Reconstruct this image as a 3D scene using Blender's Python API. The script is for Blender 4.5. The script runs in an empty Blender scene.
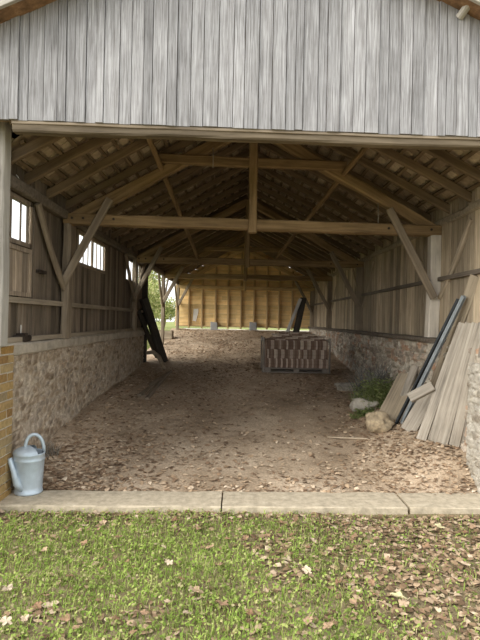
import bpy, bmesh, math, random
from mathutils import Vector, Matrix, noise, Euler
R = random.Random(7)
SC = bpy.context.scene
COL = SC.collection

# ------------------------------------------------------------------ camera, sky, exposure
cam_d = bpy.data.cameras.new('camera')
cam = bpy.data.objects.new('camera', cam_d); COL.objects.link(cam)
cam.location = (0, 0, 1.5)
cam_d.lens = 27.0; cam_d.sensor_width = 36.0; cam_d.sensor_fit = 'AUTO'
cam_d.clip_end = 300
ROLL = math.radians(1.2)
cam.rotation_euler = (Matrix.Rotation(math.radians(90), 3, 'X') @ Matrix.Rotation(ROLL, 3, 'Z')).to_euler()
SC.camera = cam

w = bpy.data.worlds.new('overcast_sky'); SC.world = w; w.use_nodes = True
wn = w.node_tree; wn.nodes.clear()
wo = wn.nodes.new('ShaderNodeOutputWorld'); bg = wn.nodes.new('ShaderNodeBackground')
bg.inputs[0].default_value = (0.97, 0.985, 1.0, 1); bg.inputs[1].default_value = 1.2
wn.links.new(bg.outputs[0], wo.inputs[0])

sun_d = bpy.data.lights.new('hazy_sun', 'SUN'); sun_d.energy = 3.3; sun_d.angle = math.radians(50)
sun_d.color = (1.0, 0.96, 0.88)
sun = bpy.data.objects.new('hazy_sun', sun_d); COL.objects.link(sun)
sun.rotation_euler = Vector((0.95, 0.42, -0.55)).to_track_quat('-Z', 'Y').to_euler()

SC.view_settings.view_transform = 'Standard'; SC.view_settings.look = 'None'
SC.view_settings.gamma = 1.0; SC.view_settings.exposure = 0.62
SC.view_settings.use_curve_mapping = False
SC.cycles.max_bounces = 10; SC.cycles.diffuse_bounces = 10

# ------------------------------------------------------------------ materials
def _nt(name):
    m = bpy.data.materials.new(name); m.use_nodes = True
    nt = m.node_tree
    b = nt.nodes['Principled BSDF']
    return m, nt, b
def N(nt, t, **kw):
    n = nt.nodes.new(t)
    for k, v in kw.items(): setattr(n, k, v)
    return n
def mixc(nt, fac, a, b, blend='MIX'):
    n = N(nt, 'ShaderNodeMix', data_type='RGBA', blend_type=blend)
    for i, v in ((0, fac), (6, a), (7, b)):
        if hasattr(v, 'links'): nt.links.new(v, n.inputs[i])
        else:
            n.inputs[i].default_value = v if i == 0 else (*v, 1)
    return n.outputs[2]
def ramp(nt, fac, stops):
    r = N(nt, 'ShaderNodeValToRGB')
    el = r.color_ramp.elements
    while len(el) < len(stops): el.new(0.5)
    for e, (p, c) in zip(el, stops):
        e.position = p; e.color = (*c, 1)
    nt.links.new(fac, r.inputs[0])
    return r.outputs[0]
def mathn(nt, op, a, b=None):
    n = N(nt, 'ShaderNodeMath', operation=op)
    for i, v in ((0, a), (1, b)):
        if v is None: continue
        if hasattr(v, 'links'): nt.links.new(v, n.inputs[i])
        else: n.inputs[i].default_value = v
    return n.outputs[0]
def noise_tex(nt, vec, scale, detail=4, rough=0.55, dist=0.0, w=None):
    n = N(nt, 'ShaderNodeTexNoise', noise_dimensions='4D' if w is not None else '3D')
    n.inputs['Scale'].default_value = scale; n.inputs['Detail'].default_value = detail
    n.inputs['Roughness'].default_value = rough; n.inputs['Distortion'].default_value = dist
    if vec is not None: nt.links.new(vec, n.inputs['Vector'])
    if w is not None: nt.links.new(w, n.inputs['W'])
    return n.outputs[0]
def bump(nt, b, h, strength, dist=0.01):
    n = N(nt, 'ShaderNodeBump'); n.inputs['Strength'].default_value = strength
    n.inputs['Distance'].default_value = dist
    nt.links.new(h, n.inputs['Height']); nt.links.new(n.outputs[0], b.inputs['Normal'])
def sepw(nt, amt=40.0):
    g = N(nt, 'ShaderNodeNewGeometry'); o = N(nt, 'ShaderNodeObjectInfo')
    return mathn(nt, 'ADD', mathn(nt, 'MULTIPLY', g.outputs['Random Per Island'], amt), mathn(nt, 'MULTIPLY', o.outputs['Random'], amt * 0.7)), g.outputs['Random Per Island'], o.outputs['Random']

def wood(name, dark, mid, light, axis='X', vary=0.35, bmp=0.5, fine=26, stain=None, rough=0.85, ratio=16):
    m, nt, b = _nt(name)
    tc = N(nt, 'ShaderNodeTexCoord'); mp = N(nt, 'ShaderNodeMapping')
    sc = [fine, fine, fine]; sc['XYZ'.index(axis)] = fine / ratio
    mp.inputs['Scale'].default_value = sc
    nt.links.new(tc.outputs['Object'], mp.inputs[0])
    W, isl, rnd = sepw(nt)
    n1 = noise_tex(nt, mp.outputs[0], 1.0, 7, 0.62, 0.6, W)
    c = ramp(nt, n1, [(0.36, dark), (0.5, mid), (0.64, light)])
    n2 = noise_tex(nt, tc.outputs['Object'], 2.2, 4, 0.6, 0.3, W)
    if stain:
        c = mixc(nt, ramp(nt, n2, [(0.45, (0, 0, 0)), (0.7, (1, 1, 1))]), c, stain)
    else:
        c = mixc(nt, 0.55, c, ramp(nt, n2, [(0.3, tuple(x * 0.6 for x in mid)), (0.7, tuple(min(1, x * 1.3) for x in mid))]))
    v = mathn(nt, 'ADD', mathn(nt, 'MULTIPLY', isl, vary), 1 - vary / 2)
    v = mathn(nt, 'MULTIPLY', v, mathn(nt, 'ADD', mathn(nt, 'MULTIPLY', rnd, vary * 0.6), 1 - vary * 0.3))
    hsv = N(nt, 'ShaderNodeHueSaturation'); nt.links.new(v, hsv.inputs['Value']); nt.links.new(c, hsv.inputs['Color'])
    nt.links.new(hsv.outputs[0], b.inputs['Base Color'])
    b.inputs['Roughness'].default_value = rough
    b.inputs['Specular IOR Level'].default_value = 0.25
    bump(nt, b, n1, bmp, 0.006)
    return m

def islands(name, stops, rough=0.8, nscale=8, spec=0.2, obj=False, transl=0.0):
    """colour picked per loose piece (leaves, blades, tiles), with a little mottling"""
    m, nt, b = _nt(name)
    W, isl, rnd = sepw(nt)
    f = rnd if obj else isl
    c = ramp(nt, f, stops)
    tc = N(nt, 'ShaderNodeTexCoord')
    n = noise_tex(nt, tc.outputs['Object'], nscale, 4, 0.6)
    c = mixc(nt, 1.0, c, ramp(nt, n, [(0.3, (0.72, 0.72, 0.72)), (0.7, (1.15, 1.15, 1.15))]), 'MULTIPLY')
    nt.links.new(c, b.inputs['Base Color'])
    b.inputs['Roughness'].default_value = rough; b.inputs['Specular IOR Level'].default_value = spec
    if transl:
        t = N(nt, 'ShaderNodeBsdfTranslucent'); nt.links.new(c, t.inputs[0])
        ms = N(nt, 'ShaderNodeMixShader'); ms.inputs[0].default_value = transl
        nt.links.new(b.outputs[0], ms.inputs[1]); nt.links.new(t.outputs[0], ms.inputs[2])
        nt.links.new(ms.outputs[0], nt.nodes['Material Output'].inputs[0])
    return m

def ground_mat(name, a, b_, c_, scale=3.0, fine=60, bmp=0.6):
    m, nt, b = _nt(name)
    tc = N(nt, 'ShaderNodeTexCoord')
    n1 = noise_tex(nt, tc.outputs['Object'], scale, 6, 0.65)
    n2 = noise_tex(nt, tc.outputs['Object'], fine, 5, 0.7)
    c = ramp(nt, n1, [(0.3, a), (0.52, b_), (0.72, c_)])
    c = mixc(nt, 0.8, c, ramp(nt, n2, [(0.3, (0.5, 0.5, 0.5)), (0.7, (1.35, 1.33, 1.3))]), 'MULTIPLY')
    nt.links.new(c, b.inputs['Base Color']); b.inputs['Roughness'].default_value = 0.95
    b.inputs['Specular IOR Level'].default_value = 0.1
    bump(nt, b, n2, bmp, 0.012)
    return m

def plain(name, col, rough=0.6, metal=0.0, nscale=12, amt=0.35, bmp=0.0, col2=None):
    m, nt, b = _nt(name)
    tc = N(nt, 'ShaderNodeTexCoord')
    n = noise_tex(nt, tc.outputs['Object'], nscale, 6, 0.65)
    lo = tuple(x * (1 - amt) for x in col); hi = tuple(min(1, x * (1 + amt)) for x in col)
    c = ramp(nt, n, [(0.3, lo), (0.55, col), (0.75, col2 or hi)])
    nt.links.new(c, b.inputs['Base Color'])
    b.inputs['Roughness'].default_value = rough; b.inputs['Metallic'].default_value = metal
    if bmp: bump(nt, b, n, bmp, 0.01)
    return m

def stone_mat(name, mortar, stops, moss=None):
    """reads the mesh attribute 'stone': x = which stone, y = how far into the joint"""
    m, nt, b = _nt(name)
    at = N(nt, 'ShaderNodeAttribute'); at.attribute_name = 'stone'
    sp = N(nt, 'ShaderNodeSeparateColor'); nt.links.new(at.outputs['Color'], sp.inputs[0])
    c = ramp(nt, sp.outputs[0], stops)
    tc = N(nt, 'ShaderNodeTexCoord')
    n = noise_tex(nt, tc.outputs['Object'], 22, 6, 0.7)
    n2 = noise_tex(nt, tc.outputs['Object'], 1.6, 5, 0.6)
    c = mixc(nt, sp.outputs[1], c, mortar)
    c = mixc(nt, 1.0, c, ramp(nt, n, [(0.3, (0.55, 0.55, 0.55)), (0.72, (1.25, 1.25, 1.25))]), 'MULTIPLY')
    if moss: c = mixc(nt, ramp(nt, n2, [(0.5, (0, 0, 0)), (0.68, (0.75, 0.75, 0.75))]), c, moss)
    nt.links.new(c, b.inputs['Base Color']); b.inputs['Roughness'].default_value = 0.95
    b.inputs['Specular IOR Level'].default_value = 0.1
    bump(nt, b, n, 0.6, 0.012)
    return m

M = {}
M['facade'] = wood('weathered_grey_boards', (0.07, 0.06, 0.052), (0.285, 0.28, 0.285), (0.54, 0.54, 0.555), 'Z', 0.3, 0.8, 110, ratio=32)
M['post'] = wood('bleached_post_wood', (0.180, 0.162, 0.140), (0.396, 0.369, 0.324), (0.540, 0.513, 0.459), 'X', 0.12, 0.5, 30)
M['beam'] = wood('honey_brown_timber', (0.085, 0.052, 0.024), (0.24, 0.162, 0.083), (0.40, 0.285, 0.158), 'X', 0.2, 0.6, 22)
M['beamgrey'] = wood('grey_brown_timber', (0.10, 0.078, 0.055), (0.25, 0.20, 0.145), (0.39, 0.325, 0.245), 'X', 0.2, 0.6, 22)
M['rafter'] = wood('old_rafter_timber', (0.080, 0.056, 0.034), (0.168, 0.120, 0.074), (0.256, 0.192, 0.124), 'X', 0.4, 0.5, 22)
M['dark'] = wood('blackened_timber', (0.028, 0.024, 0.02), (0.05, 0.043, 0.036), (0.085, 0.073, 0.06), 'X', 0.2, 0.5, 22)
M['wallL'] = wood('brown_grey_wall_boards', (0.071, 0.054, 0.038), (0.224, 0.178, 0.133), (0.388, 0.316, 0.240), 'Z', 1.0, 0.8, 50, ratio=30)
M['wallR'] = wood('pale_brown_wall_boards', (0.11, 0.082, 0.052), (0.33, 0.265, 0.185), (0.56, 0.475, 0.36), 'Z', 0.8, 0.8, 50, ratio=30)
M['rail'] = wood('wall_rail_wood', (0.14, 0.112, 0.082), (0.31, 0.26, 0.195), (0.45, 0.38, 0.295), 'Y', 0.2, 0.5, 26)
M['far'] = wood('golden_sheathing_boards', (0.50, 0.32, 0.13), (0.78, 0.55, 0.26), (0.88, 0.68, 0.38), 'X', 0.3, 0.3, 18)
M['stud'] = wood('tan_stud_wood', (0.24, 0.155, 0.07), (0.46, 0.32, 0.16), (0.60, 0.44, 0.24), 'X', 0.2, 0.3, 20)
M['plank'] = wood('silver_grey_planks', (0.10, 0.088, 0.07), (0.295, 0.26, 0.215), (0.44, 0.40, 0.34), 'X', 0.6, 0.9, 40, ratio=25)
M['plankwarm'] = wood('warm_old_planks', (0.12, 0.095, 0.065), (0.30, 0.245, 0.175), (0.43, 0.365, 0.275), 'X', 0.25, 0.8, 40, ratio=25)
M['pallet'] = wood('grey_pallet_wood', (0.12, 0.10, 0.085), (0.27, 0.235, 0.20), (0.40, 0.36, 0.32), 'X', 0.3, 0.5, 30)
M['whitewood'] = wood('whitened_board', (0.40, 0.38, 0.35), (0.58, 0.56, 0.52), (0.70, 0.68, 0.64), 'X', 0.1, 0.4, 30)
M['wallbrace'] = wood('pale_brace_wood', (0.13, 0.10, 0.07), (0.33, 0.27, 0.195), (0.50, 0.42, 0.325), 'X', 0.2, 0.6, 26)
M['postpale'] = wood('bleached_inner_post', (0.26, 0.23, 0.19), (0.52, 0.47, 0.40), (0.68, 0.63, 0.55), 'X', 0.1, 0.6, 24)
M['header'] = wood('dark_brown_header', (0.055, 0.042, 0.028), (0.15, 0.118, 0.08), (0.25, 0.2, 0.14), 'X', 0.1, 0.5, 24)
M['raildark'] = wood('dark_rail_wood', (0.06, 0.05, 0.04), (0.14, 0.115, 0.09), (0.24, 0.20, 0.16), 'Y', 0.2, 0.5, 26)
M['gravel'] = ground_mat('pale_gravel', (0.50, 0.47, 0.40), (0.62, 0.59, 0.51), (0.72, 0.69, 0.62), 2.0, 40)
M['stoneL'] = stone_mat('left_rubble_stone', (0.470, 0.392, 0.302), [(0.0, (0.246, 0.185, 0.129)), (0.35, (0.426, 0.336, 0.241)), (0.7, (0.538, 0.454, 0.358)), (1.0, (0.314, 0.258, 0.202))])
M['stoneR'] = stone_mat('right_rubble_stone', (0.40, 0.35, 0.28), [(0.0, (0.26, 0.21, 0.165)), (0.35, (0.48, 0.42, 0.34)), (0.6, (0.58, 0.53, 0.45)), (0.8, (0.42, 0.26, 0.17)), (1.0, (0.36, 0.32, 0.27))])
M['stoneP'] = stone_mat('limewashed_stone', (0.425, 0.391, 0.332), [(0.0, (0.255, 0.212, 0.162)), (0.5, (0.510, 0.476, 0.416)), (1.0, (0.357, 0.315, 0.255))])
M['brick'] = islands('yellow_brick', [(0.0, (0.340, 0.200, 0.064)), (0.3, (0.425, 0.293, 0.128)), (0.55, (0.281, 0.162, 0.064)), (0.8, (0.468, 0.340, 0.162)), (1.0, (0.315, 0.242, 0.145))], 0.9, 30)
M['mortar'] = plain('lime_mortar', (0.58, 0.53, 0.44), 0.95, 0, 40, 0.3, 0.4)
M['ledge'] = plain('cement_ledge', (0.462, 0.407, 0.330), 0.95, 0, 9, 0.35, 0.4)
M['kerb'] = plain('old_concrete', (0.50, 0.425, 0.31), 0.95, 0, 16, 0.35, 0.7, (0.60, 0.53, 0.41))
M['floor'] = ground_mat('trodden_dirt', (0.302, 0.224, 0.151), (0.482, 0.375, 0.269), (0.627, 0.510, 0.381), 1.3, 48)
M['soil'] = ground_mat('lawn_soil', (0.145, 0.119, 0.064), (0.255, 0.204, 0.123), (0.348, 0.281, 0.183), 2.2, 50)
M['outside'] = ground_mat('outside_turf', (0.14, 0.18, 0.05), (0.24, 0.27, 0.09), (0.36, 0.34, 0.17), 0.8, 20)
M['tileunder'] = islands('roof_tile_undersides', [(0.0, (0.230, 0.173, 0.121)), (0.4, (0.418, 0.330, 0.236)), (0.75, (0.543, 0.445, 0.334)), (1.0, (0.314, 0.236, 0.167))], 0.9, 20)
M['tileorange'] = plain('orange_tile_clay', (0.27, 0.15, 0.075), 0.9, 0, 14, 0.6, 0.8, (0.42, 0.28, 0.16))
M['tile'] = islands('reclaimed_clay_tile', [(0.0, (0.17, 0.085, 0.055)), (0.3, (0.24, 0.125, 0.08)), (0.52, (0.20, 0.10, 0.065)), (0.58, (0.44, 0.345, 0.27)), (0.85, (0.52, 0.42, 0.34)), (1.0, (0.30, 0.17, 0.11))], 0.9, 25, obj=True)
M['leaf'] = islands('dead_leaf_litter', [(0.0, (0.172, 0.109, 0.069)), (0.3, (0.345, 0.230, 0.144)), (0.6, (0.494, 0.356, 0.230)), (0.85, (0.632, 0.483, 0.333)), (1.0, (0.782, 0.655, 0.494))], 0.8, 30)
M['leaflawn'] = islands('lawn_leaf_litter', [(0.0, (0.11, 0.07, 0.04)), (0.3, (0.22, 0.145, 0.085)), (0.6, (0.34, 0.235, 0.145)), (0.85, (0.46, 0.335, 0.22)), (1.0, (0.58, 0.46, 0.33))], 0.8, 30)
M['leafbig'] = islands('dry_brown_leaf', [(0.0, (0.222, 0.131, 0.075)), (0.4, (0.332, 0.218, 0.134)), (0.75, (0.428, 0.309, 0.206)), (1.0, (0.499, 0.388, 0.277))], 0.75, 30, obj=True)
M['leafpale'] = plain('pale_dry_leaf', (0.527, 0.425, 0.306), 0.75, 0, 30, 0.25)
M['leafyel'] = plain('pale_yellow_leaf', (0.561, 0.510, 0.289), 0.75, 0, 30, 0.25)
M['grass'] = islands('lawn_grass_blade', [(0.0, (0.155, 0.227, 0.041)), (0.35, (0.258, 0.372, 0.067)), (0.65, (0.372, 0.475, 0.114)), (0.85, (0.475, 0.516, 0.175)), (1.0, (0.516, 0.444, 0.258))], 0.7, 3, 0.2, transl=0.3)
M['weed'] = islands('weed_green', [(0.0, (0.120, 0.165, 0.053)), (0.5, (0.225, 0.285, 0.098)), (0.8, (0.330, 0.375, 0.150)), (1.0, (0.450, 0.390, 0.210))], 0.7, 3, 0.2, transl=0.25)
M['dry'] = islands('dry_stem', [(0.0, (0.14, 0.12, 0.10)), (0.5, (0.24, 0.22, 0.19)), (1.0, (0.36, 0.32, 0.25))], 0.9, 10)
M['bramble'] = islands('grey_bramble_stem', [(0.0, (0.08, 0.085, 0.09)), (0.5, (0.17, 0.175, 0.175)), (1.0, (0.28, 0.27, 0.24))], 0.9, 10)
M['bush'] = islands('shrub_leaf', [(0.0, (0.180, 0.243, 0.063)), (0.5, (0.378, 0.423, 0.144)), (0.8, (0.540, 0.540, 0.243)), (1.0, (0.630, 0.576, 0.324))], 0.7, 2, 0.2, transl=0.35)
M['stick'] = plain('dry_branch_bark', (0.34, 0.27, 0.19), 0.9, 0, 20, 0.35, 0.5)
M['zinc'] = plain('galvanised_steel', (0.493, 0.573, 0.641), 0.5, 0.3, 7, 0.2, 0.05)
M['zincshade'] = plain('can_inside_shade', (0.18, 0.21, 0.24), 0.6, 0.3, 7, 0.2)  # darker zinc: the shade inside the can is put into the colour
M['iron'] = plain('rusty_iron', (0.06, 0.045, 0.035), 0.7, 0.5, 20, 0.4, 0.4)
M['steel'] = plain('blue_grey_steel', (0.26, 0.29, 0.31), 0.55, 0.3, 10, 0.25)
M['blacksteel'] = plain('black_steel', (0.035, 0.04, 0.045), 0.5, 0.5, 10, 0.25)
M['rock'] = plain('tan_rock', (0.40, 0.315, 0.205), 0.95, 0, 14, 0.55, 1.0)
M['rockgrey'] = plain('grey_rock', (0.42, 0.38, 0.32), 0.95, 0, 7, 0.4, 0.9)
M['paper'] = plain('white_sheet', (0.80, 0.78, 0.72), 0.8, 0, 8, 0.1)
M['wire'] = plain('thin_wire', (0.30, 0.27, 0.22), 0.7, 0.3, 8, 0.2)
M['concrete'] = plain('grey_concrete_pad', (0.30, 0.30, 0.295), 0.9, 0, 10, 0.2, 0.3)

# ------------------------------------------------------------------ helpers
def P(px, py, d):
    """a point of the place seen at this spot of the 480x640 photograph, d metres ahead of the camera"""
    u, v = px - 240.0, py - 320.0
    c, s = math.cos(ROLL), math.sin(ROLL)
    return Vector(((u * c + v * s) * d / 480.0, d, 1.5 - (-u * s + v * c) * d / 480.0))
def PX(px, py, X):
    """the same, for a point on the upright plane x = X"""
    u, v = px - 240.0, py - 320.0
    uu = u * math.cos(ROLL) + v * math.sin(ROLL)
    return P(px, py, X * 480.0 / uu)

def props(o, label=None, cat=None, group=None, kind=None):
    if label: o['label'] = label
    if cat: o['category'] = cat
    if group: o['group'] = group
    if kind: o['kind'] = kind
    return o
def link(name, me, mat=None, parent=None, mw=None):
    o = bpy.data.objects.new(name, me); COL.objects.link(o)
    if mat is not None:
        me.materials.clear(); me.materials.append(mat)
    if mw is None: mw = Matrix.Identity(4)
    if parent is not None:
        o.parent = parent
        o.matrix_basis = parent_matrix(parent).inverted() @ mw
    else:
        o.matrix_basis = mw
    return o
def parent_matrix(p):
    m = p.matrix_basis.copy()
    while p.parent is not None:
        p = p.parent; m = p.matrix_basis @ m
    return m
def thing(name, loc, label, cat, group=None, rotz=0):
    o = bpy.data.objects.new(name, None); COL.objects.link(o)
    o.location = loc; o.rotation_euler = (0, 0, rotz)
    o.matrix_basis = Matrix.Translation(Vector(loc)) @ Matrix.Rotation(rotz, 4, 'Z')
    o.empty_display_size = 0.1
    return props(o, label, cat, group)
def mesh(name, vs, fs, smooth=False):
    me = bpy.data.meshes.new(name); me.from_pydata([tuple(v) for v in vs], [], fs); me.update()
    if smooth: me.polygons.foreach_set('use_smooth', [True] * len(me.polygons))
    return me

class MB:
    """collects loose pieces of ONE mesh"""
    def __init__(s): s.v = []; s.f = []
    def box(s, x0, x1, y0, y1, z0, z1, j=0.0):
        b = len(s.v)
        for z in (z0, z1):
            for x, y in ((x0, y0), (x1, y0), (x1, y1), (x0, y1)):
                s.v.append((x + R.uniform(-j, j), y + R.uniform(-j, j), z + R.uniform(-j, j)))
        s.f += [tuple(b + i for i in q) for q in ((3, 2, 1, 0), (4, 5, 6, 7), (0, 1, 5, 4), (1, 2, 6, 5), (2, 3, 7, 6), (3, 0, 4, 7))]
    def prism(s, pts, dvec):
        """polygon pts extruded by dvec"""
        b = len(s.v); n = len(pts); dvec = Vector(dvec)
        s.v += [tuple(p) for p in pts] + [tuple(Vector(p) + dvec) for p in pts]
        s.f.append(tuple(b + i for i in reversed(range(n)))); s.f.append(tuple(b + n + i for i in range(n)))
        for i in range(n):
            k = (i + 1) % n
            s.f.append((b + i, b + k, b + n + k, b + n + i))
    def tube(s, pts, radii, n=8, cap=True):
        pts = [Vector(p) for p in pts]; b = len(s.v)
        if not hasattr(radii, '__len__'): radii = [radii] * len(pts)
        prev = None
        for i, p in enumerate(pts):
            t = (pts[min(i + 1, len(pts) - 1)] - pts[max(i - 1, 0)]).normalized()
            if prev is None:
                a = t.cross(Vector((0, 0, 1)))
                if a.length < 1e-3: a = t.cross(Vector((1, 0, 0)))
                a.normalize()
            else:
                a = (prev - t * prev.dot(t)).normalized()
            prev = a; c = t.cross(a)
            for k in range(n):
                th = 2 * math.pi * k / n
                s.v.append(tuple(p + (a * math.cos(th) + c * math.sin(th)) * radii[i]))
        for i in range(len(pts) - 1):
            for k in range(n):
                k2 = (k + 1) % n
                s.f.append((b + i * n + k, b + i * n + k2, b + (i + 1) * n + k2, b + (i + 1) * n + k))
        if cap:
            s.f.append(tuple(b + k for k in reversed(range(n))))
            e = b + (len(pts) - 1) * n
            s.f.append(tuple(e + k for k in range(n)))
    def build(s, name, mat, parent=None, mw=None, smooth=False):
        return link(name, mesh(name, s.v, s.f, smooth), mat, parent, mw)

def beam_mesh(name, L, wd, ht, wob=0.006, cham=0.012, seg=None, seed=0, taper=1.0, sag=0.0):
    """hewn timber along local X from 0 to L, slightly uneven, chamfered"""
    n = seg or max(3, int(L / 0.22))
    vs = []; fs = []
    a, b, c = wd / 2, ht / 2, min(cham, wd / 3, ht / 3)
    prof = [(-a + c, -b), (a - c, -b), (a, -b + c), (a, b - c), (a - c, b), (-a + c, b), (-a, b - c), (-a, -b + c)]
    for i in range(n + 1):
        x = L * i / n; t = 1 + (taper - 1) * i / n
        oy = wob * 1.5 * noise.noise(Vector((x * 1.3, seed * 7.1, 0.3))); oz = wob * 1.5 * noise.noise(Vector((x * 1.3, seed * 7.1, 9.3)))
        oz -= sag * math.sin(math.pi * i / n)
        for k, (y, z) in enumerate(prof):
            j = wob * noise.noise(Vector((x * 4, k * 3.7, seed * 3.3)))
            vs.append((x, (y * t) + oy + j, (z * t) + oz + j))
    for i in range(n):
        for k in range(8):
            k2 = (k + 1) % 8
            fs.append((i * 8 + k, i * 8 + k2, (i + 1) * 8 + k2, (i + 1) * 8 + k))
    fs.append(tuple(reversed(range(8)))); fs.append(tuple(n * 8 + k for k in range(8)))
    fs = [tuple(reversed(f)) for f in fs]
    me = mesh(name, vs, fs); bm = bmesh.new(); bm.from_mesh(me); bmesh.ops.recalc_face_normals(bm, faces=bm.faces); bm.to_mesh(me); bm.free()
    return me
def frame_along(a, b, up=(0, 0, 1)):
    a, b = Vector(a), Vector(b); x = (b - a).normalized(); up = Vector(up)
    if abs(x.dot(up)) > 0.98: up = Vector((0, 1, 0))
    y = up.cross(x).normalized(); z = x.cross(y)
    m = Matrix((x, y, z)).transposed().to_4x4(); m.translation = a
    return m
_seed = [0]
def beam(name, a, b, wd, ht, mat, parent=None, up=(0, 0, 1), **kw):
    """timber from a to b; wd across (horizontal), ht along up"""
    _seed[0] += 1
    a, b = Vector(a), Vector(b)
    return link(name, beam_mesh(name, (b - a).length, wd, ht, seed=_seed[0], **kw), mat, parent, frame_along(a, b, up))
def copy_tree(o, parent=None):
    c = o.copy(); COL.objects.link(c)
    if parent is not None: c.parent = parent
    for ch in list(o.children): copy_tree(ch, c)
    return c
def smooth01(t): t = max(0.0, min(1.0, t)); return t * t * (3 - 2 * t)

XL, XR = -1.97, 2.30            # inner faces of the boarded walls
XC = 0.115                      # ridge line
FY0, SK = 3.66, 0.04            # the front runs a little askew: y = FY0 + SK*x
def front_y(x): return FY0 + SK * x
def zfloor(x, y):
    z = 0.111 * max(0.0, y - 4.23) - 0.025
    z = min(z, 1.19)
    pad = smooth01((x - 0.25) / 0.2) * smooth01((2.0 - x) / 0.2) * smooth01((y - 8.7) / 0.2) * smooth01((10.1 - y) / 0.2)
    z = z * (1 - pad) + 0.512 * pad
    nearx = smooth01((x + 1.25) / -0.65)
    z += 0.17 * nearx * smooth01((y - 4.3) / 0.8) * (1 - smooth01((y - 6.2) / 3.0))
    nr = smooth01((x - 1.15) / 0.9)
    z += 0.27 * nr * smooth01((y - 4.2) / 0.5) * (1 - smooth01((y - 5.6) / 2.0))
    return z
def zground(x, y):
    z = zfloor(x, y)
    return z + 0.02 * noise.noise(Vector((x * 1.7, y * 1.7, 0))) + 0.008 * noise.noise(Vector((x * 9, y * 9, 3)))
ZLAWN = -0.055
def zlawn(x, y): return ZLAWN + 0.015 * noise.noise(Vector((x * 1.3, y * 1.3, 5)))

# ------------------------------------------------------------------ ground
def grid(name, x0, x1, nx, y0, y1, ny, zf, mat):
    vs = [(x0 + (x1 - x0) * i / nx, y0 + (y1 - y0) * j / ny, 0) for j in range(ny + 1) for i in range(nx + 1)]
    vs = [(x, y, zf(x, y)) for x, y, _ in vs]
    fs = [(j * (nx + 1) + i, j * (nx + 1) + i + 1, (j + 1) * (nx + 1) + i + 1, (j + 1) * (nx + 1) + i) for j in range(ny) for i in range(nx)]
    return link(name, mesh(name, vs, fs, True), mat)
props(grid('floor', -2.15, 2.5, 110, 4.12, 15.35, 240, zground, M['floor']), kind='structure')
props(grid('lawn', -9, 9, 140, -9, 4.12, 110, zlawn, M['soil']), kind='structure')
def zterr(x, y):
    if y < 4.2: base = ZLAWN - 0.02
    else: base = min(1.12, 0.111 * (y - 4.23)) - 0.02
    if -2.5 < x < 2.9 and 4.1 < y < 15.6: base -= 0.3
    if abs(x) < 9.2 and y < 4.3: base -= 0.15
    return base + 0.03 * noise.noise(Vector((x * 0.5, y * 0.5, 2)))
props(grid('gravel_path', -2.2, 12, 40, 15.38, 19, 12, lambda x, y: 1.13 + 0.01 * noise.noise(Vector((x, y, 0)) * 3), M['gravel']), kind='structure')
props(grid('terrain', -45, 45, 180, -30, 60, 180, zterr, M['outside']), kind='structure')

# ------------------------------------------------------------------ stone walls (displaced rubble)
def rubble(name, origin, du, dv, lu, lv, mat, cell=0.17, step=0.028, depth=0.03, topf=None, back=0.3, seed=1, squash=0.55, parent=None, zbase=None):
    """wall face spanned by du (length lu) and up dv (height lv); stones from scattered cells; thickness goes back"""
    rr = random.Random(seed); origin, du, dv = Vector(origin), Vector(du), Vector(dv); nrm = du.cross(dv).normalized()
    cw, ch = cell, cell * squash
    nu, nv = int(lu / cw) + 3, int(lv / ch) + 3
    cells = {}
    for i in range(-2, nu + 2):
        for j in range(-2, nv + 2):
            cells[(i, j)] = ((i + 0.5 * (j % 2) + rr.uniform(0.1, 0.9)) * cw, (j + rr.uniform(0.15, 0.85)) * ch, rr.random(), rr.uniform(0.4, 1.0))
    n, m_ = int(lu / step), int(lv / step)
    vs = []; cols = []
    for j in range(m_ + 1):
        for i in range(n + 1):
            u, v = lu * i / n, lv * j / m_
            ci, cj = int(u / cw), int(v / ch); best = []
            for a in range(ci - 2, ci + 3):
                for b in range(cj - 2, cj + 3):
                    c = cells.get((a, b))
                    if c: best.append((math.hypot((c[0] - u), (c[1] - v) / squash), c))
            best.sort(key=lambda q: q[0])
            e = best[1][0] - best[0][0]; c = best[0][1]
            k = smooth01(e / (0.28 * cell))
            h = depth * k * c[3] + 0.012 * noise.noise(Vector((u * 3, v * 3, seed)))
            edge = min(u, lu - u) < step * 0.5 or j == m_
            p = origin + du * u + dv * v + nrm * (0 if edge else h)
            vs.append(p); cols.append((c[2], 1 - k, 0, 1))
    fs = [(j * (n + 1) + i, j * (n + 1) + i + 1, (j + 1) * (n + 1) + i + 1, (j + 1) * (n + 1) + i) for j in range(m_) for i in range(n)]
    b0 = len(vs)
    # body behind the face
    q = [origin, origin + du * lu, origin + du * lu + dv * lv, origin + dv * lv]
    vs += q + [p - nrm * back for p in q]; cols += [(0.5, 1, 0, 1)] * 8
    for f in ((4, 7, 6, 5), (0, 4, 5, 1), (1, 5, 6, 2), (2, 6, 7, 3), (3, 7, 4, 0)): fs.append(tuple(b0 + t for t in f))
    me = mesh(name, vs, fs, False)
    at = me.color_attributes.new('stone', 'FLOAT_COLOR', 'POINT')
    at.data.foreach_set('color', [c for q_ in cols for c in q_])
    return link(name, me, mat, parent)
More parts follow.
